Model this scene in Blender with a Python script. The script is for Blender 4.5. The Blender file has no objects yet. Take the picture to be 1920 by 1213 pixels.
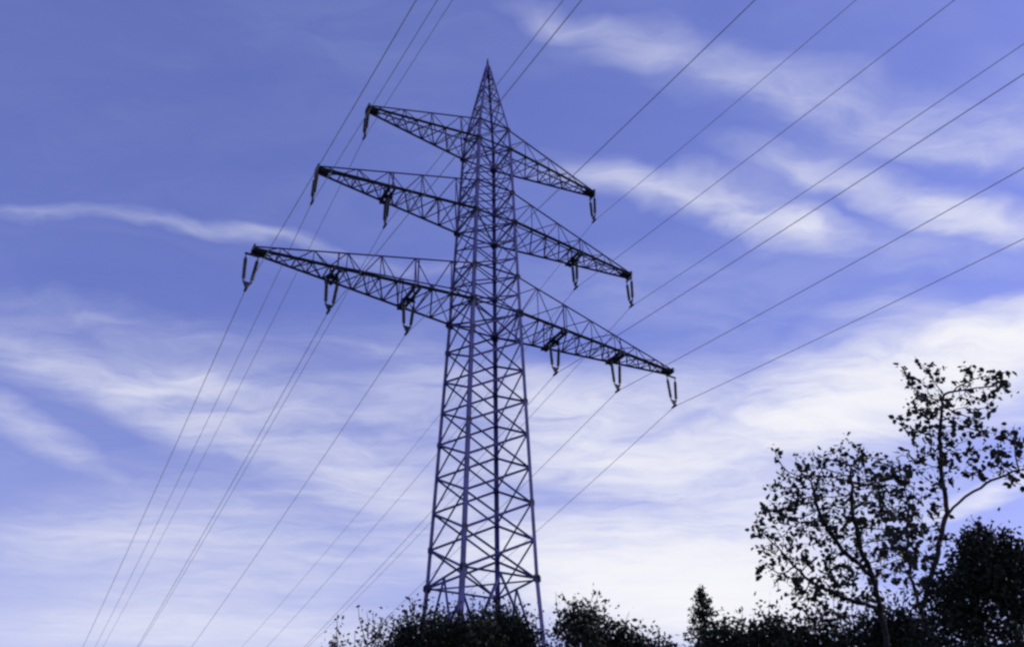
import bpy, bmesh, math, random
import numpy as np
from mathutils import Vector, Matrix

C = bpy.context.scene
random.seed(11)
RNG = np.random.default_rng(7)

# ---------------------------------------------------------------- camera
CAM_POS = Vector((0.0, -48.915, 1.6))
CAM_R = Vector((0.9994225538, -0.0333466880, -0.0065235932))
CAM_U = Vector((-0.0125885937, -0.5417095254, 0.8404714852))
CAM_F = Vector((0.0315608330, 0.8399040353, 0.5418165053))
FOCAL = 1639.4                                   # in pixels of a 1920 wide frame
cd = bpy.data.cameras.new('camera')
cam = bpy.data.objects.new('camera', cd)
C.collection.objects.link(cam)
M = Matrix((CAM_R, CAM_U, -CAM_F)).transposed().to_4x4()
M.translation = CAM_POS
cam.matrix_world = M
cd.sensor_width = 36.0
cd.lens = 36.0 * FOCAL / 1920.0
cd.clip_start = 0.1
cd.clip_end = 8000.0
C.camera = cam

# ---------------------------------------------------------------- light
SUN_EL, SUN_AZ = math.radians(25.0), math.radians(76.0)     # ahead of the camera, to the right, just outside the frame
sl = bpy.data.lights.new('sun', 'SUN')
sl.energy = 2.0
sl.angle = math.radians(0.53)
sl.color = (1.0, 0.92, 0.82)
so = bpy.data.objects.new('sun', sl)
C.collection.objects.link(so)
to_sun = Vector((math.sin(SUN_AZ) * math.cos(SUN_EL), math.cos(SUN_AZ) * math.cos(SUN_EL), math.sin(SUN_EL)))
so.rotation_euler = to_sun.to_track_quat('Z', 'Y').to_euler()
so.location = to_sun * 300

C.view_settings.view_transform = 'Standard'
C.view_settings.look = 'None'
C.view_settings.exposure = 0.0
C.view_settings.gamma = 1.0
C.view_settings.use_curve_mapping = False
C.render.engine = 'CYCLES'
C.cycles.use_denoising = True
C.cycles.pixel_filter_type = 'BLACKMAN_HARRIS'
C.cycles.filter_width = 2.6                      # the soft lens of a small camera
C.cycles.max_bounces = 5
C.cycles.transparent_max_bounces = 8

# banks of cirrus and low cloud on a layer at height 1: centre x, y, half length, half width, turn, density
CLOUD_BANKS = [
    (-0.581, 1.235, 0.321, 0.037, -3.057, 0.27),
    (-0.425, 1.255, 0.186, 0.036, -2.999, 0.3),
    (-0.219, 1.303, 0.233, 0.031, -2.934, 0.28),
    (-0.8, 1.221, 0.133, 0.038, -3.054, 0.16),
    (0.186, 1.092, 0.135, 0.054, -2.682, 0.5),
    (0.323, 1.154, 0.257, 0.064, -2.779, 0.62),
    (0.485, 1.196, 0.282, 0.075, -2.707, 0.7),
    (0.564, 1.233, 0.101, 0.031, -2.471, 0.45),
    (0.531, 1.096, 0.221, 0.055, -2.796, 0.45),
    (0.716, 1.146, 0.338, 0.065, -2.715, 0.7),
    (0.917, 1.207, 0.277, 0.073, -2.833, 0.65),
    (0.12, 0.779, 0.123, 0.036, -2.871, 0.32),
    (0.227, 0.82, 0.084, 0.071, 3.032, 0.26),
    (0.39, 0.905, 0.343, 0.081, -2.742, 0.3),
    (0.583, 0.943, 0.324, 0.087, -2.878, 0.55),
    (0.801, 0.994, 0.268, 0.105, -2.878, 0.5),
    (0.763, 0.869, 0.131, 0.116, 3.088, 0.22),
    (0.775, 1.29, 0.437, 0.096, -2.981, 0.22),
    (0.423, 1.45, 0.544, 0.214, -3.131, 0.2),
    (-0.788, 1.558, 0.296, 0.093, -2.901, 0.3),
    (-1.008, 1.716, 0.225, 0.196, -2.776, 0.5),
    (-0.668, 1.858, 0.515, 0.259, -2.963, 0.5),
    (-0.702, 1.757, 0.189, 0.118, -2.184, 0.25),
    (-0.803, 1.971, 0.347, 0.172, -2.205, 0.35),
    (-0.583, 2.187, 0.579, 0.259, -2.206, 0.5),
    (-0.31, 2.325, 0.586, 0.213, -1.956, 0.3),
    (-1.127, 2.164, 0.366, 0.115, -1.865, 0.45),
    (-1.305, 2.929, 0.777, 0.35, 2.764, 0.4),
    (-0.808, 2.868, 1.113, 0.659, 2.551, 0.36),
    (-1.283, 3.565, 1.214, 0.645, 3.002, 0.36),
    (-0.892, 4.215, 1.147, 0.642, -2.916, 0.7),
    (-1.913, 4.272, 0.977, 0.602, 2.85, 0.5),
    (-0.189, 1.874, 0.275, 0.222, 1.814, 0.25),
    (-0.241, 1.63, 0.435, 0.166, 3.098, 0.18),
    (-0.496, 3.211, 0.653, 0.542, 2.78, 0.3),
    (1.156, 1.609, 0.261, 0.199, 2.381, 1.7),
    (1.032, 1.795, 0.39, 0.283, 2.085, 1.4),
    (0.828, 1.799, 0.418, 0.225, 1.685, 0.75),
    (0.786, 1.998, 0.535, 0.315, 2.547, 0.8),
    (0.444, 1.861, 0.446, 0.278, 2.883, 0.6),
    (0.321, 2.136, 0.594, 0.222, -2.232, 0.7),
    (0.444, 2.274, 0.548, 0.306, -2.506, 0.7),
    (0.305, 2.392, 0.678, 0.207, -1.902, 0.4),
    (0.706, 2.233, 0.481, 0.319, 2.561, 0.75),
    (1.006, 1.994, 0.472, 0.291, -2.902, 0.7),
    (1.198, 1.791, 0.39, 0.237, -2.789, 0.9),
    (0.351, 3.2, 0.669, 0.616, -2.428, 0.9),
    (0.752, 3.545, 1.154, 0.739, -2.319, 1.7),
    (0.987, 3.192, 0.844, 0.522, 1.153, 1.5),
    (0.43, 2.747, 0.523, 0.251, 2.906, 0.3),
    (0.853, 2.552, 0.405, 0.286, 2.63, 0.4),
    (0.976, 3.871, 0.929, 0.735, -2.696, 1.5),
    (1.532, 2.462, 0.45, 0.107, 1.736, 1.1),
    (1.186, 2.638, 0.769, 0.396, 1.087, 0.5),
    (-0.04, 2.611, 0.913, 0.458, 1.586, 0.45),
    (-0.008, 2.045, 0.467, 0.379, 1.601, 0.3),
]


def build_sky():
    w = bpy.data.worlds.new('World')
    C.world = w
    w.use_nodes = True
    nt = w.node_tree
    nt.nodes.clear()
    L = nt.links.new
    def N(t, **k):
        n = nt.nodes.new(t)
        for a, b in k.items():
            setattr(n, a, b)
        return n
    def math_(op, a, b=None, c=None):
        n = N('ShaderNodeMath', operation=op)
        for i, q in enumerate((a, b, c)):
            if q is None: continue
            if isinstance(q, (int, float)): n.inputs[i].default_value = q
            else: L(q, n.inputs[i])
        return n.outputs[0]
    out = N('ShaderNodeOutputWorld')
    bg = N('ShaderNodeBackground')
    bg.inputs['Strength'].default_value = SKY_STRENGTH
    L(bg.outputs[0], out.inputs['Surface'])
    sky = N('ShaderNodeTexSky', sky_type='NISHITA')
    sky.sun_disc = False
    sky.sun_elevation = SUN_EL
    sky.sun_rotation = SUN_AZ
    sky.altitude = 200
    sky.air_density = 1.0
    sky.dust_density = 0.35
    sky.ozone_density = 1.5
    # the colour cast of the photograph's white balance
    tint = N('ShaderNodeMix', data_type='RGBA', blend_type='MULTIPLY')
    tint.inputs['Factor'].default_value = 1.0
    L(sky.outputs[0], tint.inputs['A'])
    tint.inputs['B'].default_value = SKY_TINT + (1,)
    # even veil of high thin cloud
    veil = N('ShaderNodeMix', data_type='RGBA')
    veil.inputs['Factor'].default_value = VEIL
    L(tint.outputs['Result'], veil.inputs['A'])
    veil.inputs['B'].default_value = VEIL_COL + (1,)
    # cloud layer
    tc = N('ShaderNodeTexCoord')
    sep = N('ShaderNodeSeparateXYZ')
    L(tc.outputs['Generated'], sep.inputs[0])
    zz = math_('MAXIMUM', sep.outputs[2], 0.03)
    px, py = math_('DIVIDE', sep.outputs[0], zz), math_('DIVIDE', sep.outputs[1], zz)
    pl = N('ShaderNodeCombineXYZ')
    L(px, pl.inputs[0]); L(py, pl.inputs[1])
    P0 = pl.outputs[0]
    def noise(vec, scale, detail, rough, rot=0.0, stretch=(1, 1, 1), dist=0.0):
        mp = N('ShaderNodeMapping', vector_type='POINT')
        mp.inputs['Rotation'].default_value = (0, 0, rot)
        mp.inputs['Scale'].default_value = stretch
        L(vec, mp.inputs['Vector'])
        n = N('ShaderNodeTexNoise')
        n.inputs['Scale'].default_value = scale
        n.inputs['Detail'].default_value = detail
        n.inputs['Roughness'].default_value = rough
        n.inputs['Distortion'].default_value = dist
        L(mp.outputs[0], n.inputs['Vector'])
        return n
    def warp(vec, scale, amount):
        n = noise(vec, scale, 3, 0.55)
        s = N('ShaderNodeVectorMath', operation='SUBTRACT')
        L(n.outputs['Color'], s.inputs[0]); s.inputs[1].default_value = (0.5, 0.5, 0.5)
        m = N('ShaderNodeVectorMath', operation='SCALE')
        L(s.outputs[0], m.inputs[0]); m.inputs['Scale'].default_value = amount
        a = N('ShaderNodeVectorMath', operation='ADD')
        L(vec, a.inputs[0]); L(m.outputs[0], a.inputs[1])
        return a.outputs[0]
    P1 = warp(warp(P0, 1.6, 0.28), 7.0, 0.10)
    acc = None
    for cx, cy, a, b, r, wt in CLOUD_BANKS:
        mp = N('ShaderNodeMapping', vector_type='TEXTURE')
        mp.inputs['Location'].default_value = (cx, cy, 0)
        mp.inputs['Rotation'].default_value = (0, 0, r)
        mp.inputs['Scale'].default_value = (a, b, 1)
        L(P1, mp.inputs['Vector'])
        g = N('ShaderNodeTexGradient', gradient_type='QUADRATIC_SPHERE')
        L(mp.outputs[0], g.inputs['Vector'])
        g2 = math_('SQRT', g.outputs['Fac'])
        acc = math_('MULTIPLY_ADD', g2, wt, acc if acc is not None else 0.0)
    fib = noise(P1, 1.0, 8, 0.60, math.radians(-24), (1.6, 4.4, 1), 0.9)
    fib2 = noise(P1, 4.6, 8, 0.60, math.radians(-46), (0.8, 1.9, 1), 0.8)
    f1 = N('ShaderNodeMapRange'); f1.inputs['From Min'].default_value = 0.33; f1.inputs['From Max'].default_value = 0.68
    L(fib.outputs['Fac'], f1.inputs['Value'])
    f2 = N('ShaderNodeMapRange'); f2.inputs['From Min'].default_value = 0.30; f2.inputs['From Max'].default_value = 0.70
    L(fib2.outputs['Fac'], f2.inputs['Value'])
    tex = math_('MULTIPLY_ADD', f1.outputs[0], 0.65, math_('MULTIPLY', f2.outputs[0], 0.8))
    # towards the horizon the air is thicker and the cloud texture evens out
    rad = N('ShaderNodeVectorMath', operation='LENGTH'); L(P0, rad.inputs[0])
    hz = N('ShaderNodeMapRange'); hz.inputs['From Min'].default_value = 1.6; hz.inputs['From Max'].default_value = 4.6
    L(rad.outputs['Value'], hz.inputs['Value'])
    even = math_('MULTIPLY', hz.outputs[0], 0.7)
    tex = math_('ADD', math_('MULTIPLY', tex, math_('SUBTRACT', 1.0, even)), math_('MULTIPLY', even, 0.72))
    dens = math_('MULTIPLY', acc, math_('ADD', tex, 0.2))
    # thin background fibres everywhere
    dens = math_('ADD', dens, math_('MULTIPLY', math_('MULTIPLY', f1.outputs[0], f2.outputs[0]), FIBRE))
    dens = math_('ADD', dens, math_('MULTIPLY', hz.outputs[0], 0.42))
    cov = math_('SUBTRACT', 1.0, math_('EXPONENT', math_('MULTIPLY', dens, -CLOUD_GAIN)))
    cl = N('ShaderNodeMix', data_type='RGBA')
    L(cov, cl.inputs['Factor'])
    L(veil.outputs['Result'], cl.inputs['A'])
    # thin cloud takes the blue of the sky, thick cloud is near white
    cc = N('ShaderNodeMix', data_type='RGBA')
    L(cov, cc.inputs['Factor'])
    cc.inputs['A'].default_value = CLOUD_THIN + (1,)
    cc.inputs['B'].default_value = CLOUD_THICK + (1,)
    L(cc.outputs['Result'], cl.inputs['B'])
    L(cl.outputs['Result'], bg.inputs['Color'])

def k_(*c): return tuple(x / SKY_STRENGTH for x in c)
SKY_STRENGTH = 0.10
SKY_TINT = (1.5, 1.24, 2.06)
VEIL = 0.35
VEIL_COL = k_(0.16, 0.21, 0.60)
CLOUD_THIN = k_(0.50, 0.54, 0.84)
CLOUD_THICK = k_(0.93, 0.93, 0.97)
CLOUD_GAIN = 1.35
FIBRE = 0.09
build_sky()

# ---------------------------------------------------------------- materials
def mat(name, col, rough=0.6, metal=0.0, spread=0.0, scale=6.0, spec=0.3, island=None, bump=0.0, transl=0.0):
    m = bpy.data.materials.new(name)
    m.use_nodes = True
    nt = m.node_tree
    b = nt.nodes['Principled BSDF']
    b.inputs['Roughness'].default_value = rough
    b.inputs['Metallic'].default_value = metal
    b.inputs['Specular IOR Level'].default_value = spec
    b.inputs['Base Color'].default_value = (*col, 1)
    L = nt.links.new
    if island:
        g = nt.nodes.new('ShaderNodeNewGeometry')
        r = nt.nodes.new('ShaderNodeValToRGB')
        els = r.color_ramp.elements
        els[0].color = (*island[0], 1); els[1].color = (*island[-1], 1)
        for i, cc in enumerate(island[1:-1]):
            e = els.new((i + 1) / (len(island) - 1)); e.color = (*cc, 1)
        L(g.outputs['Random Per Island'], r.inputs[0])
        L(r.outputs[0], b.inputs['Base Color'])
        if transl:
            o = nt.nodes['Material Output']
            t = nt.nodes.new('ShaderNodeBsdfTranslucent')
            L(r.outputs[0], t.inputs['Color'])
            mx = nt.nodes.new('ShaderNodeMixShader'); mx.inputs[0].default_value = transl
            L(b.outputs[0], mx.inputs[1]); L(t.outputs[0], mx.inputs[2])
            L(mx.outputs[0], o.inputs['Surface'])
    elif spread:
        tc = nt.nodes.new('ShaderNodeTexCoord')
        n = nt.nodes.new('ShaderNodeTexNoise')
        n.inputs['Scale'].default_value = scale; n.inputs['Detail'].default_value = 6
        L(tc.outputs['Object'], n.inputs['Vector'])
        r = nt.nodes.new('ShaderNodeValToRGB')
        r.color_ramp.elements[0].position = 0.3; r.color_ramp.elements[1].position = 0.7
        r.color_ramp.elements[0].color = (*[c * (1 - spread) for c in col], 1)
        r.color_ramp.elements[1].color = (*[c * (1 + spread) for c in col], 1)
        L(n.outputs['Fac'], r.inputs[0]); L(r.outputs[0], b.inputs['Base Color'])
        if bump:
            bp = nt.nodes.new('ShaderNodeBump'); bp.inputs['Strength'].default_value = bump
            L(n.outputs['Fac'], bp.inputs['Height']); L(bp.outputs[0], b.inputs['Normal'])
    return m
STEEL = mat('weathered_steel', (0.075, 0.072, 0.235), 0.55, 0.0, 0.35, 1.5)
STEEL_DARK = mat('gusset_and_shade_steel', (0.03, 0.03, 0.045), 0.6, 0.0, 0.3, 3)  # gussets and fittings; on the near chords it stands in for shade
GLAZE = mat('brown_glazed_porcelain', (0.05, 0.045, 0.06), 0.3, 0.0, 0.3, 4, 0.5)
ALU = mat('dull_conductor', (0.38, 0.39, 0.44), 0.6, 0.0, 0.2, 2)
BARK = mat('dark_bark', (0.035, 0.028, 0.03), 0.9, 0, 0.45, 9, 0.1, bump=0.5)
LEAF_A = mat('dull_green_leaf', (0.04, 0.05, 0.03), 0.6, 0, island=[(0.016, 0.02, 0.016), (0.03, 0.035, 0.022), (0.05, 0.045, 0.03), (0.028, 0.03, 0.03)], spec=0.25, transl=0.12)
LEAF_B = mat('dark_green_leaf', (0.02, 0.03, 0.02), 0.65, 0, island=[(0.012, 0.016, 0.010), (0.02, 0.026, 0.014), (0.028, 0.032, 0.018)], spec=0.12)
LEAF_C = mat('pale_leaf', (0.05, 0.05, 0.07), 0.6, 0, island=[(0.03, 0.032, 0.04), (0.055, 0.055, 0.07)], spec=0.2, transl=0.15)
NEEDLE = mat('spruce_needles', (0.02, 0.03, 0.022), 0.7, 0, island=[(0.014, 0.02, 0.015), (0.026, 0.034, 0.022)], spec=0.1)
GRASS = mat('meadow', (0.06, 0.08, 0.03), 0.95, 0, 0.4, 0.4, 0.05, bump=0.3)
CONCRETE = mat('concrete', (0.3, 0.29, 0.28), 0.9, 0, 0.2, 5)

# ---------------------------------------------------------------- helpers
class MB:
    """collects bars, plates, tubes and leaves; build() links them as one mesh object"""
    def __init__(s): s.v = []; s.f = []; s.n = 0; s.smooth = []
    def add(s, vs, fs, smooth=False):
        o = s.n
        s.v.append(np.asarray(vs, float)); s.n += len(vs)
        s.f.extend([tuple(i + o for i in f) for f in fs]); s.smooth.extend([smooth] * len(fs))
    def obox(s, c, ax, ay, az):
        c, ax, ay, az = [np.asarray(q, float) for q in (c, ax, ay, az)]
        vs = [c + i * ax + j * ay + k * az for i in (-1, 1) for j in (-1, 1) for k in (-1, 1)]
        s.add(vs, [(0, 1, 3, 2), (4, 6, 7, 5), (0, 4, 5, 1), (2, 3, 7, 6), (0, 2, 6, 4), (1, 5, 7, 3)])
    def angle(s, p, q, size, t=0.014, hint=(0, 0, 1)):
        """an angle-section bar (two flanges) from p to q; its corner points away from hint"""
        p, q = np.asarray(p, float), np.asarray(q, float)
        d = q - p; ln = np.linalg.norm(d)
        if ln < 1e-6: return
        d /= ln
        h = np.asarray(hint, float); h = h - d * h.dot(d)
        if np.linalg.norm(h) < 1e-3:
            h = np.array((1.0, 0.3, 0)); h = h - d * h.dot(d)
        h /= np.linalg.norm(h); g = np.cross(d, h)
        a = (h + g) / math.sqrt(2); b = (h - g) / math.sqrt(2)
        o = -h * size * 0.35
        prof = [o, o + a * size, o + a * size + b * t, o + a * t + b * t, o + b * size + a * t, o + b * size]
        vs = [p + x for x in prof] + [q + x for x in prof]
        fs = [(i, (i + 1) % 6, (i + 1) % 6 + 6, i + 6) for i in range(6)] + [(3, 2, 1, 0), (5, 4, 3, 0), (6, 7, 8, 9), (6, 9, 10, 11)]
        s.add(vs, fs)
    def tube(s, pts, rad, sides=6, smooth=True, cap=True):
        pts = [np.asarray(p, float) for p in pts]; n = len(pts)
        rad = [rad] * n if isinstance(rad, (int, float)) else rad
        vs, fs = [], []
        ref = None
        for i, p in enumerate(pts):
            d = pts[min(i + 1, n - 1)] - pts[max(i - 1, 0)]
            d /= max(np.linalg.norm(d), 1e-9)
            if ref is None:
                ref = np.array((1.0, 0, 0)) if abs(d[0]) < 0.8 else np.array((0, 1.0, 0))
            a = ref - d * ref.dot(d); a /= max(np.linalg.norm(a), 1e-9); ref = a
            b = np.cross(d, a)
            for k in range(sides):
                t = 2 * math.pi * k / sides
                vs.append(p + rad[i] * (math.cos(t) * a + math.sin(t) * b))
        for i in range(n - 1):
            for k in range(sides):
                k2 = (k + 1) % sides
                fs.append((i * sides + k, i * sides + k2, (i + 1) * sides + k2, (i + 1) * sides + k))
        if cap:
            fs.append(tuple(range(sides))[::-1]); fs.append(tuple((n - 1) * sides + k for k in range(sides)))
        s.add(vs, fs, smooth)
    def build(s, name, m, parent=None, origin=None):
        me = bpy.data.meshes.new(name)
        v = np.concatenate(s.v) if s.v else np.zeros((0, 3))
        if origin is not None: v = v - np.asarray(origin)
        me.from_pydata([tuple(x) for x in v], [], s.f)
        me.polygons.foreach_set('use_smooth', s.smooth)
        me.materials.append(m); me.update()
        o = bpy.data.objects.new(name, me)
        C.collection.objects.link(o)
        if parent is not None: o.parent = parent
        elif origin is not None: o.location = origin
        return o

def empty(name, loc):
    o = bpy.data.objects.new(name, None)
    C.collection.objects.link(o)
    o.location = loc; o.empty_display_size = 0.3
    return o
def tag(o, label, cat, group=None, kind=None):
    if label: o['label'] = label
    if cat: o['category'] = cat
    if group: o['group'] = group
    if kind: o['kind'] = kind
    return o
def at(px, py, dist):
    """a point of the place as surveyed from the camera: bearing of a pixel, at a depth in metres along +y"""
    d = CAM_F * FOCAL + CAM_R * (px - 960) - CAM_U * (py - 606)
    return np.array(CAM_POS + d * (dist / d.y))

# ---------------------------------------------------------------- ground
def build_ground():
    mb = MB()
    n = 80; ext = 1500
    t = np.linspace(-1, 1, n); g = np.sign(t) * np.abs(t) ** 2 * ext
    vs = []
    for y in g:
        for x in g:
            r = math.hypot(x, y)
            vs.append((x, y, 0.25 * math.sin(x * 0.05) * math.cos(y * 0.043) * min(1, max(0, (r - 12) / 60)) - 0.0006 * max(0, r - 200)))
    fs = [(j * n + i, j * n + i + 1, (j + 1) * n + i + 1, (j + 1) * n + i) for j in range(n - 1) for i in range(n - 1)]
    mb.add(vs, fs, True)
    tag(mb.build('ground', GRASS), 'grassy ground below the pylon and the trees', None, kind='structure')
build_ground()

# ---------------------------------------------------------------- pylon
AL = 0.4718
UU = np.array((math.cos(AL), math.sin(AL), 0.0))      # along the cross-arms, away to the right
VV = np.array((-math.sin(AL), math.cos(AL), 0.0))     # along the line, away to the left
EZ = np.array((0, 0, 1.0))
G = 1.6
Z1, Z2, Z3, ZP = 31.861 + G, 39.636 + G, 46.760 + G, 57.34 + G
ZR = 14.25 + G
ARM_LOW, ARM_MID, ARM_TOP = 15.5, 12.487, 9.5755
LOW_IN, LOW_MID, MID_IN = 5.444, 10.537, 7.50
T1, T2, T3 = 3.0, 2.8, 2.1
def half(z):
    if z < ZR: return 1.757 + 0.0307 * (Z1 - ZR) + 0.060 * (ZR - z)
    if z < Z1: return 1.757 + 0.0307 * (Z1 - z)
    if z < Z3: return 1.757 + (1.358 - 1.757) * (z - Z1) / (Z3 - Z1)
    zt = Z3 + T3; wt = 1.25
    if z < zt: return 1.358 + (wt - 1.358) * (z - Z3) / T3
    return max(0.05, wt * (ZP - z) / (ZP - zt))
CORNERS = [(-1, -1), (1, -1), (1, 1), (-1, 1)]
def corner(k, z):
    a, b = CORNERS[k % 4]; h = half(z)
    return h * (a * UU + b * VV) + z * EZ
def lerp(a, b, t): return np.asarray(a) * (1 - t) + np.asarray(b) * t

def levels():
    a = list(np.linspace(ZR, Z1, 9))
    b = list(np.linspace(Z1, Z1 + T1, 3))[1:]
    c = list(np.linspace(Z1 + T1, Z2, 4))[1:]
    d = list(np.linspace(Z2, Z2 + T2, 3))[1:]
    e = list(np.linspace(Z2 + T2, Z3, 4))[1:]
    return a + b + c + d + e + [Z3 + T3]

def gusset(parent, c, n, w, h, up=EZ):
    """steel plate facing n"""
    n = np.asarray(n, float); n /= np.linalg.norm(n)
    s = np.cross(n, up); s /= np.linalg.norm(s)
    u = np.cross(s, n)
    mb = MB()
    vs = []
    ring = [(-1, -.55), (-.55, -1), (.55, -1), (1, -.55), (1, .55), (.55, 1), (-.55, 1), (-1, .55)]
    for e in (-0.012, 0.012):
        for x, y in ring: vs.append(c + n * e + s * x * w + u * y * h)
    fs = [tuple(range(8))[::-1], tuple(range(8, 16))] + [(i, (i + 1) % 8, (i + 1) % 8 + 8, i + 8) for i in range(8)]
    mb.add(vs, fs)
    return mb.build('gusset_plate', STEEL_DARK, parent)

def build_pylon():
    root = empty('lattice_pylon', (0, 0, 0))
    tag(root, 'tall grey steel lattice pylon with three tiers of cross arms rising behind the trees', 'pylon')
    lv = levels()
    zt = Z3 + T3
    for k in range(4):
        a, b = CORNERS[k]
        hint = -(a * UU + b * VV)
        mb = MB()
        zs = [0.35, ZR, Z1, Z3, zt]
        sz = [0.25, 0.225, 0.205, 0.185]
        for i in range(4):
            mb.angle(corner(k, zs[i]), corner(k, zs[i + 1]), sz[i], 0.024, hint)
        mb.build('leg', STEEL, root)
        fb = MB(); c = corner(k, 0)
        fb.tube([c - EZ * 0.4, c + EZ * 0.3, c + EZ * 0.36], [0.55, 0.55, 0.45], 14, False)
        fb.build('footing', CONCRETE, root)
    # bracing of the four faces
    for k in range(4):
        mb = MB()
        a0, b0 = CORNERS[k]; a1, b1 = CORNERS[(k + 1) % 4]
        nrm = ((a0 + a1) * UU + (b0 + b1) * VV)
        nrm = nrm / np.linalg.norm(nrm)
        hi = -nrm
        off = nrm * 0.03
        for i in range(len(lv) - 1):
            z0, z1 = lv[i], lv[i + 1]
            s = 0.105 if z0 < Z1 - .1 else 0.08
            mb.angle(corner(k, z0) + off, corner(k + 1, z1) + off, s, 0.012, hi)
            mb.angle(corner(k + 1, z0) - off, corner(k, z1) - off, s, 0.012, hi)
        for z in (ZR, Z1, Z1 + T1, Z2, Z2 + T2, Z3, zt):
            mb.angle(corner(k, z), corner(k + 1, z), 0.13, 0.014, EZ)
        # long K panels of the foot
        zs = [0.5, 5.2, 10.2, ZR]
        for i in range(3):
            m = (corner(k, zs[i + 1]) + corner(k + 1, zs[i + 1])) / 2
            mb.angle(corner(k, zs[i]), m, 0.13, 0.014, hi)
            mb.angle(corner(k + 1, zs[i]), m, 0.13, 0.014, hi)
            mb.angle(corner(k, zs[i + 1]), corner(k + 1, zs[i + 1]), 0.12, 0.014, EZ)
        mb.build('face_bracing', STEEL, root)
    # horizontal diaphragms
    for z in (ZR, Z1, Z2, Z3):
        mb = MB()
        mb.angle(corner(0, z - .06), corner(2, z - .06), 0.10, 0.012, EZ)
        mb.angle(corner(1, z - .09), corner(3, z - .09), 0.10, 0.012, EZ)
        mb.build('diaphragm', STEEL, root)
    # spire
    sp = MB()
    zs = list(zt + (ZP - 0.9 - zt) * np.array([0, .22, .42, .60, .76, .90, 1.0]))
    for k in range(4):
        a, b = CORNERS[k]
        sp.angle(corner(k, zt), corner(k, ZP - 0.7), 0.15, 0.018, -(a * UU + b * VV))
        for i in range(len(zs) - 2):
            if (i + k) % 2: sp.angle(corner(k, zs[i]), corner(k + 1, zs[i + 1]), 0.08, 0.012, EZ)
            else: sp.angle(corner(k + 1, zs[i]), corner(k, zs[i + 1]), 0.08, 0.012, EZ)
            sp.angle(corner(k, zs[i + 1]), corner(k + 1, zs[i + 1]), 0.07, 0.012, EZ)
    spo = sp.build('spire', STEEL, root)
    cp = MB()
    cp.tube([np.array((0, 0, ZP - 1.9)), np.array((0, 0, ZP - 0.9)), np.array((0, 0, ZP + .15))], [0.17, 0.13, 0.05], 8, False)
    cp.build('spire_tip', STEEL_DARK, spo)
    # gussets at the main joints
    for z, w in ((ZR, .24), (Z1, .30), (Z1 + T1, .2), (Z2, .27), (Z2 + T2, .18), (Z3, .24), (zt, .17)):
        for k in range(4):
            a, b = CORNERS[k]
            gusset(root, corner(k, z) + (b * VV) * 0.045 - a * UU * 0.05, b * VV, w, w * 1.0)
            if z in (Z1, Z2, Z3, ZR):
                gusset(root, corner(k, z) + (a * UU) * 0.045 - b * VV * 0.05, a * UU, w * .8, w * .9)
    for i, z in enumerate(lv[1:8]):
        for k in range(4):
            if (i + 2 * k) % 3 == 0:
                a, b = CORNERS[k]
                gusset(root, corner(k, z) + (b * VV) * 0.045 - a * UU * 0.06, b * VV, .17, .24)
    # cross-arms
    for z, hl, tie, hangs, np_ in ((Z1, ARM_LOW, T1, (LOW_IN, LOW_MID, ARM_LOW), 12), (Z2, ARM_MID, T2, (MID_IN, ARM_MID), 9), (Z3, ARM_TOP, T3, (ARM_TOP,), 7)):
        for sd in (-1, 1):
            cross_arm(root, z, hl, tie, hangs, np_, sd)
    return root

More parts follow.
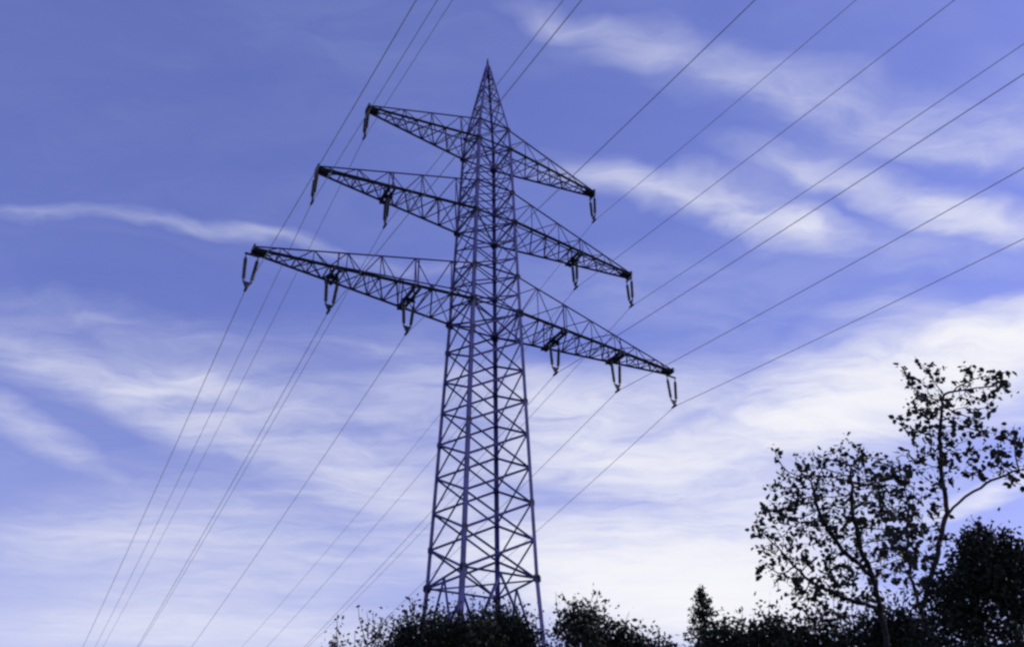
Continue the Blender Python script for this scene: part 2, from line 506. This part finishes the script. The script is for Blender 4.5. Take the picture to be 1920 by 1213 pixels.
def cross_arm(root, z, hl, tie, hangs, npan, sd):
    h0, ht = half(z), half(z + tie)
    arm = MB()
    tipw, tiph = 0.24, 0.28
    start = h0
    def bot(s, b): return sd * UU * s + b * VV * (h0 + (tipw - h0) * (s - start) / (hl - start)) + z * EZ
    def top(s, b):
        t = (s - ht) / (hl - ht)
        return sd * UU * s + b * VV * (ht + (tipw * .8 - ht) * t) + (z + tie + (tiph - tie) * t) * EZ
    # the plate and crossbar at the tip carry everything else
    arm.obox(sd * UU * (hl + .02) + (z + tiph * .5) * EZ, UU * 0.05, VV * (tipw + .14), EZ * 0.19)
    arm.obox(sd * UU * (hl - .35) + (z + .03) * EZ, UU * 0.42, VV * (tipw + .05), EZ * 0.03)
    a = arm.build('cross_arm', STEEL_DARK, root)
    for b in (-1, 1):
        m = MB(); m.angle(bot(start, b), bot(hl, b), (0.21 if hl > 10 else .18) if b < 0 else .16, 0.02, EZ); m.build('bottom_chord', STEEL_DARK if b < 0 else STEEL, a)  # near chord in darker steel: its underside shade is put into the colour
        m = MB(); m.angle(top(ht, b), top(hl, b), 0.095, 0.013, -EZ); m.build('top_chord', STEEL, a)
    lat = MB()
    # panels shrink towards the tip
    q = np.linspace(0, 1, npan + 1) ** 0.88
    ss = list(start + (hl - 0.5 - start) * q)
    for i in range(npan):
        s0, s1 = ss[i], ss[i + 1]
        # floor lacing
        b = 1 if i % 2 else -1
        lat.angle(bot(s0, b), bot(s1, -b), 0.075, 0.010, EZ)
        lat.angle(bot(s1, b), bot(s1, -b), 0.075, 0.011, EZ)
        if i < npan - 2: lat.angle(bot(s0, -b) - EZ * .02, bot(s1, b) - EZ * .02, 0.07, 0.011, EZ)
        # side lacing
        for b in (-1, 1):
            if i % 2: lat.angle(top(max(s0, ht), b), bot(s1, b), 0.06, 0.009, VV * b)
            else: lat.angle(bot(s0, b), top(s1, b), 0.06, 0.009, VV * b)
            if i % 2 == 0 and i < npan - 1: lat.angle(bot(s1, b), top(s1, b), 0.05, 0.009, VV * b)
        # roof lacing
        if i % 2 == 0 and i < npan - 1: lat.angle(top(max(s0, ht), 1), top(s1, -1), 0.06, 0.01, EZ)
    lat.build('lacing', STEEL, a)
    for s in hangs[:-1]:
        hb = MB()
        w = abs(np.dot(bot(s, 1), VV)) + 0.12
        for e in (-.17, .17):
            hb.obox(sd * UU * (s + e) + (z - .08) * EZ, UU * 0.06, VV * w, EZ * 0.10)
        hb.obox(sd * UU * s + (z - .19) * EZ, UU * 0.34, VV * 0.22, EZ * 0.018)
        hb.build('hanger_beam', STEEL_DARK, a)
        for b in (-1, 1):
            pm = MB()
            pm.angle(bot(s, b), top(s, b), 0.08, 0.011, VV * b)
            pm.build('post', STEEL, a)
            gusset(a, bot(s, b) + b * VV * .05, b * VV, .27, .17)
build_pylon()

# ---------------------------------------------------------------- insulators and conductors
INS = 2.7232
def string_mesh(ln):
    """a long-rod insulator with sheds, hanging down from the origin"""
    mb = MB()
    pts, rad = [], []
    def p(z, r): pts.append((0, 0, z)); rad.append(r)
    p(0, .02); p(-.10, .02); p(-.11, .055); p(-.2, .055)
    n = 13
    z0, z1 = -.22, -(ln - .2)
    for i in range(n):
        za = z0 + (z1 - z0) * i / n; zb = z0 + (z1 - z0) * (i + .55) / n; zc = z0 + (z1 - z0) * (i + .98) / n
        p(za, .05); p(zb, .118); p(zb - .02, .112); p(zc, .05)
    p(-(ln - .18), .055); p(-(ln - .09), .055); p(-(ln - .08), .02); p(-ln, .02)
    mb.tube(pts, rad, 10, True)
    return mb
PROTO = {}
def insulator_set(s, z, along_u, label, group):
    """two parallel strings below a cross-arm, joined by a yoke with the conductor clamp"""
    top = UU * s + EZ * (z - .19)
    root = empty('insulator_set', top)
    tag(root, label, 'insulator', group)
    ax = UU if along_u else VV
    sp0, sp1 = (0.36, 0.22) if along_u else (0.30, 0.20)
    hang = INS - .19
    bar = MB()
    bar.obox(EZ * -.06, ax * (sp0 + .08), np.cross(EZ, ax) * 0.05, EZ * 0.05)
    for e in (-1, 1): bar.tube([ax * e * sp0 - EZ * .10, ax * e * sp0 - EZ * .22], .035, 8)
    bar.build('hanger_bar', STEEL_DARK, root)
    ln = hang - .22 - .46
    if 'string' not in PROTO:
        PROTO['string'] = string_mesh(ln).build('insulator_string', GLAZE, root)
        ob = PROTO['string']
        first = True
    else: first = False
    for e in (-1, 1):
        if first and e == -1: o = ob
        else:
            o = PROTO['string'].copy(); C.collection.objects.link(o); o.parent = root
        p0 = ax * e * sp0 - EZ * .20; p1 = ax * e * sp1 - EZ * (.20 + ln)
        d = Vector(p0 - p1).normalized()
        o.location = p0
        o.rotation_euler = d.to_track_quat('Z', 'Y').to_euler()
    yk = MB()
    n = np.cross(EZ, ax)
    zt_, zb_ = -(.16 + ln), -(hang - .10)
    vs = []
    for t in (-.02, .02):
        for x, y in ((-sp1 - .07, zt_), (sp1 + .07, zt_), (.07, zb_), (-.07, zb_)): vs.append(ax * x + EZ * y + n * t)
    yk.add(vs, [(0, 1, 2, 3), (7, 6, 5, 4), (0, 4, 5, 1), (1, 5, 6, 2), (2, 6, 7, 3), (3, 7, 4, 0)])
    yk.build('yoke_plate', STEEL_DARK, root)
    cl = MB()
    cl.tube([VV * -.30 - EZ * (hang + .0), VV * -.14 - EZ * (hang - .02), VV * .14 - EZ * (hang - .02), VV * .30 - EZ * (hang + .0)], [.05, .085, .085, .05], 8)
    cl.build('suspension_clamp', STEEL_DARK, root)
    return root

def conductor(s, z, label):
    p = UU * s + EZ * (z - INS)
    pts = []
    for t in list(np.linspace(-300, -90, 22)) + list(np.linspace(-85, 85, 69)) + list(np.linspace(90, 300, 22)):
        if t < 0: zz = -0.127 * -t + 0.0004 * t * t; q = p + VV * t
        else: zz = -0.164 * t + 0.0004 * t * t; q = p + VV * t
        pts.append(q + EZ * zz - p)
    mb = MB(); mb.tube(pts, WIRE_R, 6)
    o = mb.build('power_line', ALU)
    o.location = p
    tag(o, label, 'power line', 'conductors of the power line')
WIRE_R = 0.0195
SETS = [
    (-ARM_LOW, Z1, True, 'double insulator hanging from the left tip of the lowest cross arm', 'power cable held at the left tip of the lowest cross arm, leftmost of the cables'),
    (-LOW_MID, Z1, True, 'double insulator halfway along the left half of the lowest cross arm', 'power cable hung from the middle insulator on the left half of the lowest cross arm'),
    (-LOW_IN, Z1, True, 'double insulator of the lowest cross arm nearest the tower on the left side', 'power cable hung from the lowest cross arm just left of the tower body'),
    (LOW_IN, Z1, True, 'double insulator of the lowest cross arm nearest the tower on the right side', 'power cable hung from the lowest cross arm just right of the tower body'),
    (LOW_MID, Z1, True, 'double insulator halfway along the right half of the lowest cross arm', 'power cable hung from the middle insulator on the right half of the lowest cross arm'),
    (ARM_LOW, Z1, True, 'pale double insulator hanging from the right tip of the lowest cross arm', 'power cable held at the right tip of the lowest cross arm, rightmost of the cables'),
    (-ARM_MID, Z2, False, 'insulator hanging from the left tip of the middle cross arm', 'power cable held at the left tip of the middle cross arm'),
    (-MID_IN, Z2, False, 'insulator under the dark beam halfway along the left half of the middle cross arm', 'power cable hung from the inner insulator on the left half of the middle cross arm'),
    (MID_IN, Z2, False, 'insulator under the dark beam halfway along the right half of the middle cross arm', 'power cable hung from the inner insulator on the right half of the middle cross arm'),
    (ARM_MID, Z2, False, 'insulator hanging from the right tip of the middle cross arm', 'power cable held at the right tip of the middle cross arm'),
    (-ARM_TOP, Z3, False, 'insulator hanging from the left tip of the short topmost cross arm', 'power cable held at the left tip of the short topmost cross arm'),
    (ARM_TOP, Z3, False, 'insulator hanging from the right tip of the short topmost cross arm', 'power cable held at the right tip of the short topmost cross arm'),
]
for s, z, au, l1, l2 in SETS:
    insulator_set(s, z, au, l1, 'insulators hanging from the cross arms')
    conductor(s, z, l2)

# ---------------------------------------------------------------- plants
def rand_rot(n, tilt=1.0):
    """random orthonormal frames (n,3,3): rows = length axis, width axis, normal"""
    a = RNG.normal(size=(n, 3)); a[:, 2] -= 0.25
    a /= np.linalg.norm(a, axis=1)[:, None]
    b = RNG.normal(size=(n, 3)); b[:, 2] *= tilt
    b -= a * (a * b).sum(1)[:, None]; b /= np.linalg.norm(b, axis=1)[:, None]
    return np.stack([a, b, np.cross(a, b)], 1)
LEAF_V = np.array([(0, 0, 0), (.22, .30, .05), (.55, .36, .08), (1.0, 0, -.05), (.55, -.36, .08), (.22, -.30, .05), (.5, 0, 0)])
LEAF_F = [(0, 6, 2, 1), (6, 3, 2), (0, 5, 4, 6), (6, 4, 3)]
SMALL_V = np.array([(0, 0, 0), (.45, .26, .04), (1.0, 0, 0), (.45, -.26, .04)])
SMALL_F = [(0, 2, 1), (0, 3, 2)]
def leaves(mb, pos, size, tmpl='leaf', jitter=0.35, frames=None):
    pos = np.asarray(pos)
    n = len(pos)
    V, F = (LEAF_V, LEAF_F) if tmpl == 'leaf' else (SMALL_V, SMALL_F)
    R = rand_rot(n) if frames is None else frames
    s = size * (1 + jitter * RNG.uniform(-1, 1, n))
    vs = np.einsum('vk,nkd->nvd', V, R) * s[:, None, None] + pos[:, None, :]
    nv = len(V); o = mb.n
    mb.v.append(vs.reshape(-1, 3)); mb.n += n * nv
    for i in range(n):
        b = o + i * nv
        for f in F: mb.f.append(tuple(b + k for k in f))
    mb.smooth.extend([False] * (n * len(F)))

def in_blobs(blobs, n, shell=0.0):
    """n random points in ellipsoids (centre, radii, weight)"""
    w = np.array([b[2] for b in blobs], float); w /= w.sum()
    idx = RNG.choice(len(blobs), n, p=w)
    d = RNG.normal(size=(n, 3)); d /= np.linalg.norm(d, axis=1)[:, None]
    r = RNG.uniform(shell, 1, n) ** (1 / 2.2)
    c = np.array([b[0] for b in blobs])[idx]; R = np.array([b[1] for b in blobs])[idx]
    return c + d * r[:, None] * R

def colonize(trunks, attr, step=0.22, kill=0.35, infl=2.6, iters=160):
    """grow branches from the trunk polylines towards the attraction points"""
    nodes, par = [], []
    for tr in trunks:
        prev = tr[0] if isinstance(tr[0], int) else -1
        pts = tr[1:] if isinstance(tr[0], int) else tr
        for i in range(len(pts) - 1):
            a, b = np.asarray(pts[i]), np.asarray(pts[i + 1])
            k = max(1, int(np.linalg.norm(b - a) / step))
            for j in range(k):
                q = a + (b - a) * j / k
                nodes.append(q + RNG.normal(size=3) * step * .10); par.append(prev); prev = len(nodes) - 1
        nodes.append(np.asarray(pts[-1], float)); par.append(prev)
    nodes = list(nodes); attr = np.asarray(attr)
    base_n = len(nodes)
    for _ in range(iters):
        if len(attr) == 0: break
        N_ = np.array(nodes)
        d = np.linalg.norm(attr[:, None, :] - N_[None, :, :], axis=2)
        near = d.argmin(1); dm = d.min(1)
        ok = dm < infl
        if not ok.any(): break
        new = []
        for k in np.unique(near[ok]):
            v = attr[ok & (near == k)] - N_[k]
            v = v / np.linalg.norm(v, axis=1)[:, None]
            m = v.sum(0) + RNG.normal(size=3) * .22 + np.array((0, 0, .1))
            ln = np.linalg.norm(m)
            if ln < 1e-3: continue
            new.append((N_[k] + m / ln * step, k))
        if not new: break
        for q, k in new: nodes.append(q); par.append(int(k))
        N2 = np.array([q for q, _ in new])
        d2 = np.linalg.norm(attr[:, None, :] - N2[None], axis=2).min(1)
        attr = attr[d2 > kill]
    return np.array(nodes), par, base_n

def skeleton_tubes(nodes, par, tip=0.006, expo=2.3):
    n = len(nodes)
    kids = [[] for _ in range(n)]
    for i, p in enumerate(par):
        if p >= 0: kids[p].append(i)
    order = []
    st = [i for i in range(n) if par[i] < 0]
    while st:
        i = st.pop(); order.append(i); st.extend(kids[i])
    r = np.full(n, tip); height = np.zeros(n, int)
    for i in reversed(order):
        if kids[i]:
            r[i] = max(tip, sum(r[k] ** expo for k in kids[i]) ** (1 / expo)); height[i] = 1 + max(height[k] for k in kids[i])
    chains = []
    st = [(i, None) for i in range(n) if par[i] < 0]
    while st:
        i, p = st.pop()
        ch = [i] if p is None else [p, i]
        while kids[i]:
            ks = sorted(kids[i], key=lambda k: -r[k])
            for k in ks[1:]: st.append((k, i))
            i = ks[0]; ch.append(i)
        chains.append(ch)
    return chains, r, height

def broadleaf(label, trunks, blobs, nattr, leaf, per, lm, step=.2, tip=.0065, expo=2.25, kill=.32, infl=2.6, group=None, extra=None, spread=.16):
    base = np.asarray(trunks[0][0], float)
    root = empty('broadleaf_tree', base)
    tag(root, label, 'tree', group)
    attr = in_blobs(blobs, nattr)
    if extra is not None: attr = np.concatenate([attr, extra])
    nodes, par, base_n = colonize(trunks, attr, step, kill, infl)
    chains, r, height = skeleton_tubes(nodes, par, tip, expo)
    tk = MB()
    for ch in chains:
        rad = [float(r[i]) for i in ch]
        if len(ch) > 1: rad[0] = min(rad[0], rad[1] * 1.25)
        big = rad[0] > 0.035
        tk.tube([nodes[i] for i in ch], rad, 8 if big else 5)
    tk.build('trunk', BARK, root, base)
    # leaves on the twigs
    tw = np.where((height <= 4) & (np.arange(len(nodes)) >= base_n))[0]
    idx = np.repeat(tw, per)
    idx = idx[RNG.random(len(idx)) < .8]
    pos = nodes[idx] + RNG.normal(size=(len(idx), 3)) * spread
    lf = MB(); leaves(lf, pos, leaf, 'leaf', .55)
    lo = np.where((height <= 7) & (np.arange(len(nodes)) >= base_n))[0]
    lo = lo[RNG.random(len(lo)) < .9]
    leaves(lf, nodes[lo] + RNG.normal(size=(len(lo), 3)) * .07, leaf * .5, 'leaf', .5)
    lf.build('crown', lm, root, base)
    return root

def shrub(name, label, cat, base, blobs, nclump, per, leaf, lm, clump=.28, stems=14, sprigs=0, group=None, tmpl='small', sprig_len=.6):
    base = np.asarray(base, float)
    root = empty(name, base)
    tag(root, label, cat, group)
    cc = in_blobs(blobs, nclump, 0.15)
    cc = cc[cc[:, 2] > base[2] + .15]
    pos = np.repeat(cc, per, 0) + RNG.normal(size=(len(cc) * per, 3)) * clump * np.repeat(RNG.uniform(.5, 1.25, len(cc)), per)[:, None]
    st = MB()
    ends = cc[RNG.choice(len(cc), min(stems, len(cc)), replace=False)]
    mid = np.mean([b[0] for b in blobs], 0)
    for e in ends:
        k = .4 + .2 * RNG.random()
        m = base + (np.array((lerp(base, e, .25)[0], lerp(base, e, .25)[1], lerp(base, e, k)[2])) - base) + RNG.normal(size=3) * .1
        h = e[2] - base[2]
        b0 = base + np.array((RNG.normal() * .12, RNG.normal() * .12, -.1))
        t = np.linspace(0, 1, 7)[:, None]
        st.tube((1 - t) ** 2 * b0 + 2 * t * (1 - t) * m + t * t * e, list(np.linspace(.012 * h ** .9 + .01, .008, 7)), 5)
    if sprigs:
        sc = cc[np.argsort(-cc[:, 2] + RNG.normal(size=len(cc)) * .5)[:sprigs]]
        for q in sc:
            d = q - mid; d[2] = abs(d[2]) * .8 + .5; d = d / np.linalg.norm(d) + RNG.normal(size=3) * .25
            ln = sprig_len * RNG.uniform(.5, 1.2)
            e = q + d * ln
            st.tube([q - d * .3, (q + e) / 2 + RNG.normal(size=3) * .03, e], [.014, .010, .005], 4)
            t = RNG.uniform(.1, 1.05, 9)[:, None]
            pos = np.concatenate([pos, q + (e - q) * t + RNG.normal(size=(9, 3)) * .06])
    st.build('stems', BARK, root, base)
    lf = MB(); leaves(lf, pos, leaf, tmpl)
    lf.build('foliage', lm, root, base)
    return root

def blob(px, py, dist, rx, ry, depth=None, w=1.0):
    """ellipsoid seen at that bearing; rx, ry in frame pixels at that depth"""
    c = at(px, py, dist)
    k = np.linalg.norm(c - np.array(CAM_POS)) / math.hypot(FOCAL, math.hypot(px - 960, py - 606))
    return (c, np.array((rx * k, (depth if depth else rx) * k, ry * k)), w)
def ground_at(px, py, dist):
    c = at(px, py, dist); return np.array((c[0], c[1], 0.0))

# tall young tree at the right: slim stem, forked, few big leaves against the sky
D0 = 17.0
T = lambda x, y, d=D0: at(x, y, d)
g0 = ground_at(1722, 1130, D0)
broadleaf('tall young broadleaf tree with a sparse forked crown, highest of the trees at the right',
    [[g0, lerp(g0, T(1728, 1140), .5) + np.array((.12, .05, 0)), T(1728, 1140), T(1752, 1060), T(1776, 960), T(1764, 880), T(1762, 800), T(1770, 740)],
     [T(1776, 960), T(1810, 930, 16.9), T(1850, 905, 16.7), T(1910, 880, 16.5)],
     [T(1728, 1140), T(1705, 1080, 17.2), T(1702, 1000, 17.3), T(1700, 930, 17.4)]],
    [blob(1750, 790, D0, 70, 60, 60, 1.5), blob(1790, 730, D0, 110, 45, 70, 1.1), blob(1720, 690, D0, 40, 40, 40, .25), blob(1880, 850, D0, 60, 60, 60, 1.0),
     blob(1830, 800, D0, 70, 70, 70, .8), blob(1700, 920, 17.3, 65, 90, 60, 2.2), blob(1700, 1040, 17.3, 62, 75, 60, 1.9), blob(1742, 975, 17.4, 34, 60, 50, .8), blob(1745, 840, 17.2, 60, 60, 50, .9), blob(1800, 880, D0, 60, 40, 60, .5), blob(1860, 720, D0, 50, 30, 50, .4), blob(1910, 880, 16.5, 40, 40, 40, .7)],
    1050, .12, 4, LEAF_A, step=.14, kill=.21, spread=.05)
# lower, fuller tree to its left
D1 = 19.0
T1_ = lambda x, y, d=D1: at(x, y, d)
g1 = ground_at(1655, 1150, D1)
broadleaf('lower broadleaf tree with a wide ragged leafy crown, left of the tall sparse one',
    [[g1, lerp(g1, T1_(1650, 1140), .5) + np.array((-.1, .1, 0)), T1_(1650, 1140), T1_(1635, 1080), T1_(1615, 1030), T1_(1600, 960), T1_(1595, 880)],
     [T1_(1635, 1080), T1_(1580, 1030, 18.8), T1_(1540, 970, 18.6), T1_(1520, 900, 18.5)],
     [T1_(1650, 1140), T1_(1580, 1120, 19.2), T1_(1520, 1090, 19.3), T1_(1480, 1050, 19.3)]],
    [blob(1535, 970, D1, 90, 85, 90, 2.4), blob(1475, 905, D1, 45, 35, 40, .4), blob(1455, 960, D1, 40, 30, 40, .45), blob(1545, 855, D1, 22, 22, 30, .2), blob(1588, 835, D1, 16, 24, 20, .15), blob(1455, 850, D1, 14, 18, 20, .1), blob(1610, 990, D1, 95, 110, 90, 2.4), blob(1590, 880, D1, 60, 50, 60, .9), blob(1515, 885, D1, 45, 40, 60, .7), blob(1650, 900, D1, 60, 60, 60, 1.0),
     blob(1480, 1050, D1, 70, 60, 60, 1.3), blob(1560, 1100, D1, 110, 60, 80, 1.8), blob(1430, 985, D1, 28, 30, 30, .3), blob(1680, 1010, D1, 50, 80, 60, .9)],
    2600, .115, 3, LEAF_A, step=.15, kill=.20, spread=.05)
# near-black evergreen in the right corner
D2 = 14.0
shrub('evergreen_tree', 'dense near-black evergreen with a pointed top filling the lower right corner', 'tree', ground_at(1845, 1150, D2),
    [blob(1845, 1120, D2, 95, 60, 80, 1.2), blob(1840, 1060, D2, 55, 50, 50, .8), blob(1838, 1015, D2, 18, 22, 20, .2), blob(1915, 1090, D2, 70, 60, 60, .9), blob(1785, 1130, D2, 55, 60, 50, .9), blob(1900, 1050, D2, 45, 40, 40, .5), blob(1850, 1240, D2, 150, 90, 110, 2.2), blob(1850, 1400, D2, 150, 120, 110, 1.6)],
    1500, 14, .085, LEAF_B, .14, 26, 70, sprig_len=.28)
# spruce far behind
def spruce(label, base, top, rmax, n):
    base = np.asarray(base, float); root = empty('spruce_tree', base); tag(root, label, 'tree')
    h = top - base[2]
    tk = MB(); tk.tube([base, base + EZ * h * .5, base + EZ * h], [.17, .1, .015], 8); tk.build('trunk', BARK, root, base)
    br, nd = MB(), []
    drop = .22
    while drop < h - .8:
        for i in range(6):
            dd = drop * RNG.uniform(.9, 1.1) + .03
            z = top - dd
            ln = min(.56 * dd ** .92, rmax) * RNG.uniform(.6, 1.15) + .04
            a = 2 * math.pi * (i + RNG.random() * .8) / 6 + drop * 3
            d = np.array((math.cos(a), math.sin(a), 0))
            p0 = np.array((base[0], base[1], z)); sag = .35 if dd < 1.5 else -.12
            p1 = p0 + d * ln * .5 + EZ * sag * ln * .25; p2 = p0 + d * ln + EZ * sag * ln * .6
            br.tube([p0, p1, p2], [.02, .013, .005], 4)
            k = int(22 * ln) + 5
            q = RNG.random(k)[:, None]
            c = (1 - q) ** 2 * p0 + 2 * q * (1 - q) * p1 + q * q * p2
            sd = np.cross(d, EZ)
            nd.append(c + sd * (RNG.normal(size=(k, 1)) * (.03 + .11 * ln * (1 - q * .7))) - EZ * np.abs(RNG.normal(size=(k, 1)) * .05))
        drop += .17 + .012 * drop
    br.build('branches', BARK, root, base)
    lf = MB(); leaves(lf, np.concatenate(nd), .16, 'small'); lf.build('needles', NEEDLE, root, base)
D3 = 38.0
tp = at(1312, 1094, D3)
spruce('small dark spruce with a pointed tip standing alone between the pylon and the right trees', (tp[0], tp[1], 0), tp[2], 2.9, 0)
# dark shrubs along the lower edge
def bush(label, x, top, w, dist, n=520, per=10, leaf=.16, lm=LEAF_B, clump=.30, sprigs=9, name='shrub', skew=0, low=1500, cat='shrub'):
    g = ground_at(x, 1200, dist)
    bl = [blob(x, top + w * .45, dist, w * .42, w * .42, w * .4, 1.2), blob(x - w * .25, top + w * .6 + skew, dist, w * .32, w * .36, w * .3, 1), blob(x + w * .25, top + w * .6 - skew, dist, w * .32, w * .36, w * .3, 1), blob(x, top + w * 1.0, dist, w * .5, w * .6, w * .45, 1.6)]
    c = bl[-1][0]
    bl.append((np.array((g[0], g[1], c[2] * .5)), np.array((bl[-1][1][0], bl[-1][1][1], c[2] * .48)), 1.3))
    return shrub(name, label, cat, g, bl, n, per, leaf, lm, clump, 16, sprigs)
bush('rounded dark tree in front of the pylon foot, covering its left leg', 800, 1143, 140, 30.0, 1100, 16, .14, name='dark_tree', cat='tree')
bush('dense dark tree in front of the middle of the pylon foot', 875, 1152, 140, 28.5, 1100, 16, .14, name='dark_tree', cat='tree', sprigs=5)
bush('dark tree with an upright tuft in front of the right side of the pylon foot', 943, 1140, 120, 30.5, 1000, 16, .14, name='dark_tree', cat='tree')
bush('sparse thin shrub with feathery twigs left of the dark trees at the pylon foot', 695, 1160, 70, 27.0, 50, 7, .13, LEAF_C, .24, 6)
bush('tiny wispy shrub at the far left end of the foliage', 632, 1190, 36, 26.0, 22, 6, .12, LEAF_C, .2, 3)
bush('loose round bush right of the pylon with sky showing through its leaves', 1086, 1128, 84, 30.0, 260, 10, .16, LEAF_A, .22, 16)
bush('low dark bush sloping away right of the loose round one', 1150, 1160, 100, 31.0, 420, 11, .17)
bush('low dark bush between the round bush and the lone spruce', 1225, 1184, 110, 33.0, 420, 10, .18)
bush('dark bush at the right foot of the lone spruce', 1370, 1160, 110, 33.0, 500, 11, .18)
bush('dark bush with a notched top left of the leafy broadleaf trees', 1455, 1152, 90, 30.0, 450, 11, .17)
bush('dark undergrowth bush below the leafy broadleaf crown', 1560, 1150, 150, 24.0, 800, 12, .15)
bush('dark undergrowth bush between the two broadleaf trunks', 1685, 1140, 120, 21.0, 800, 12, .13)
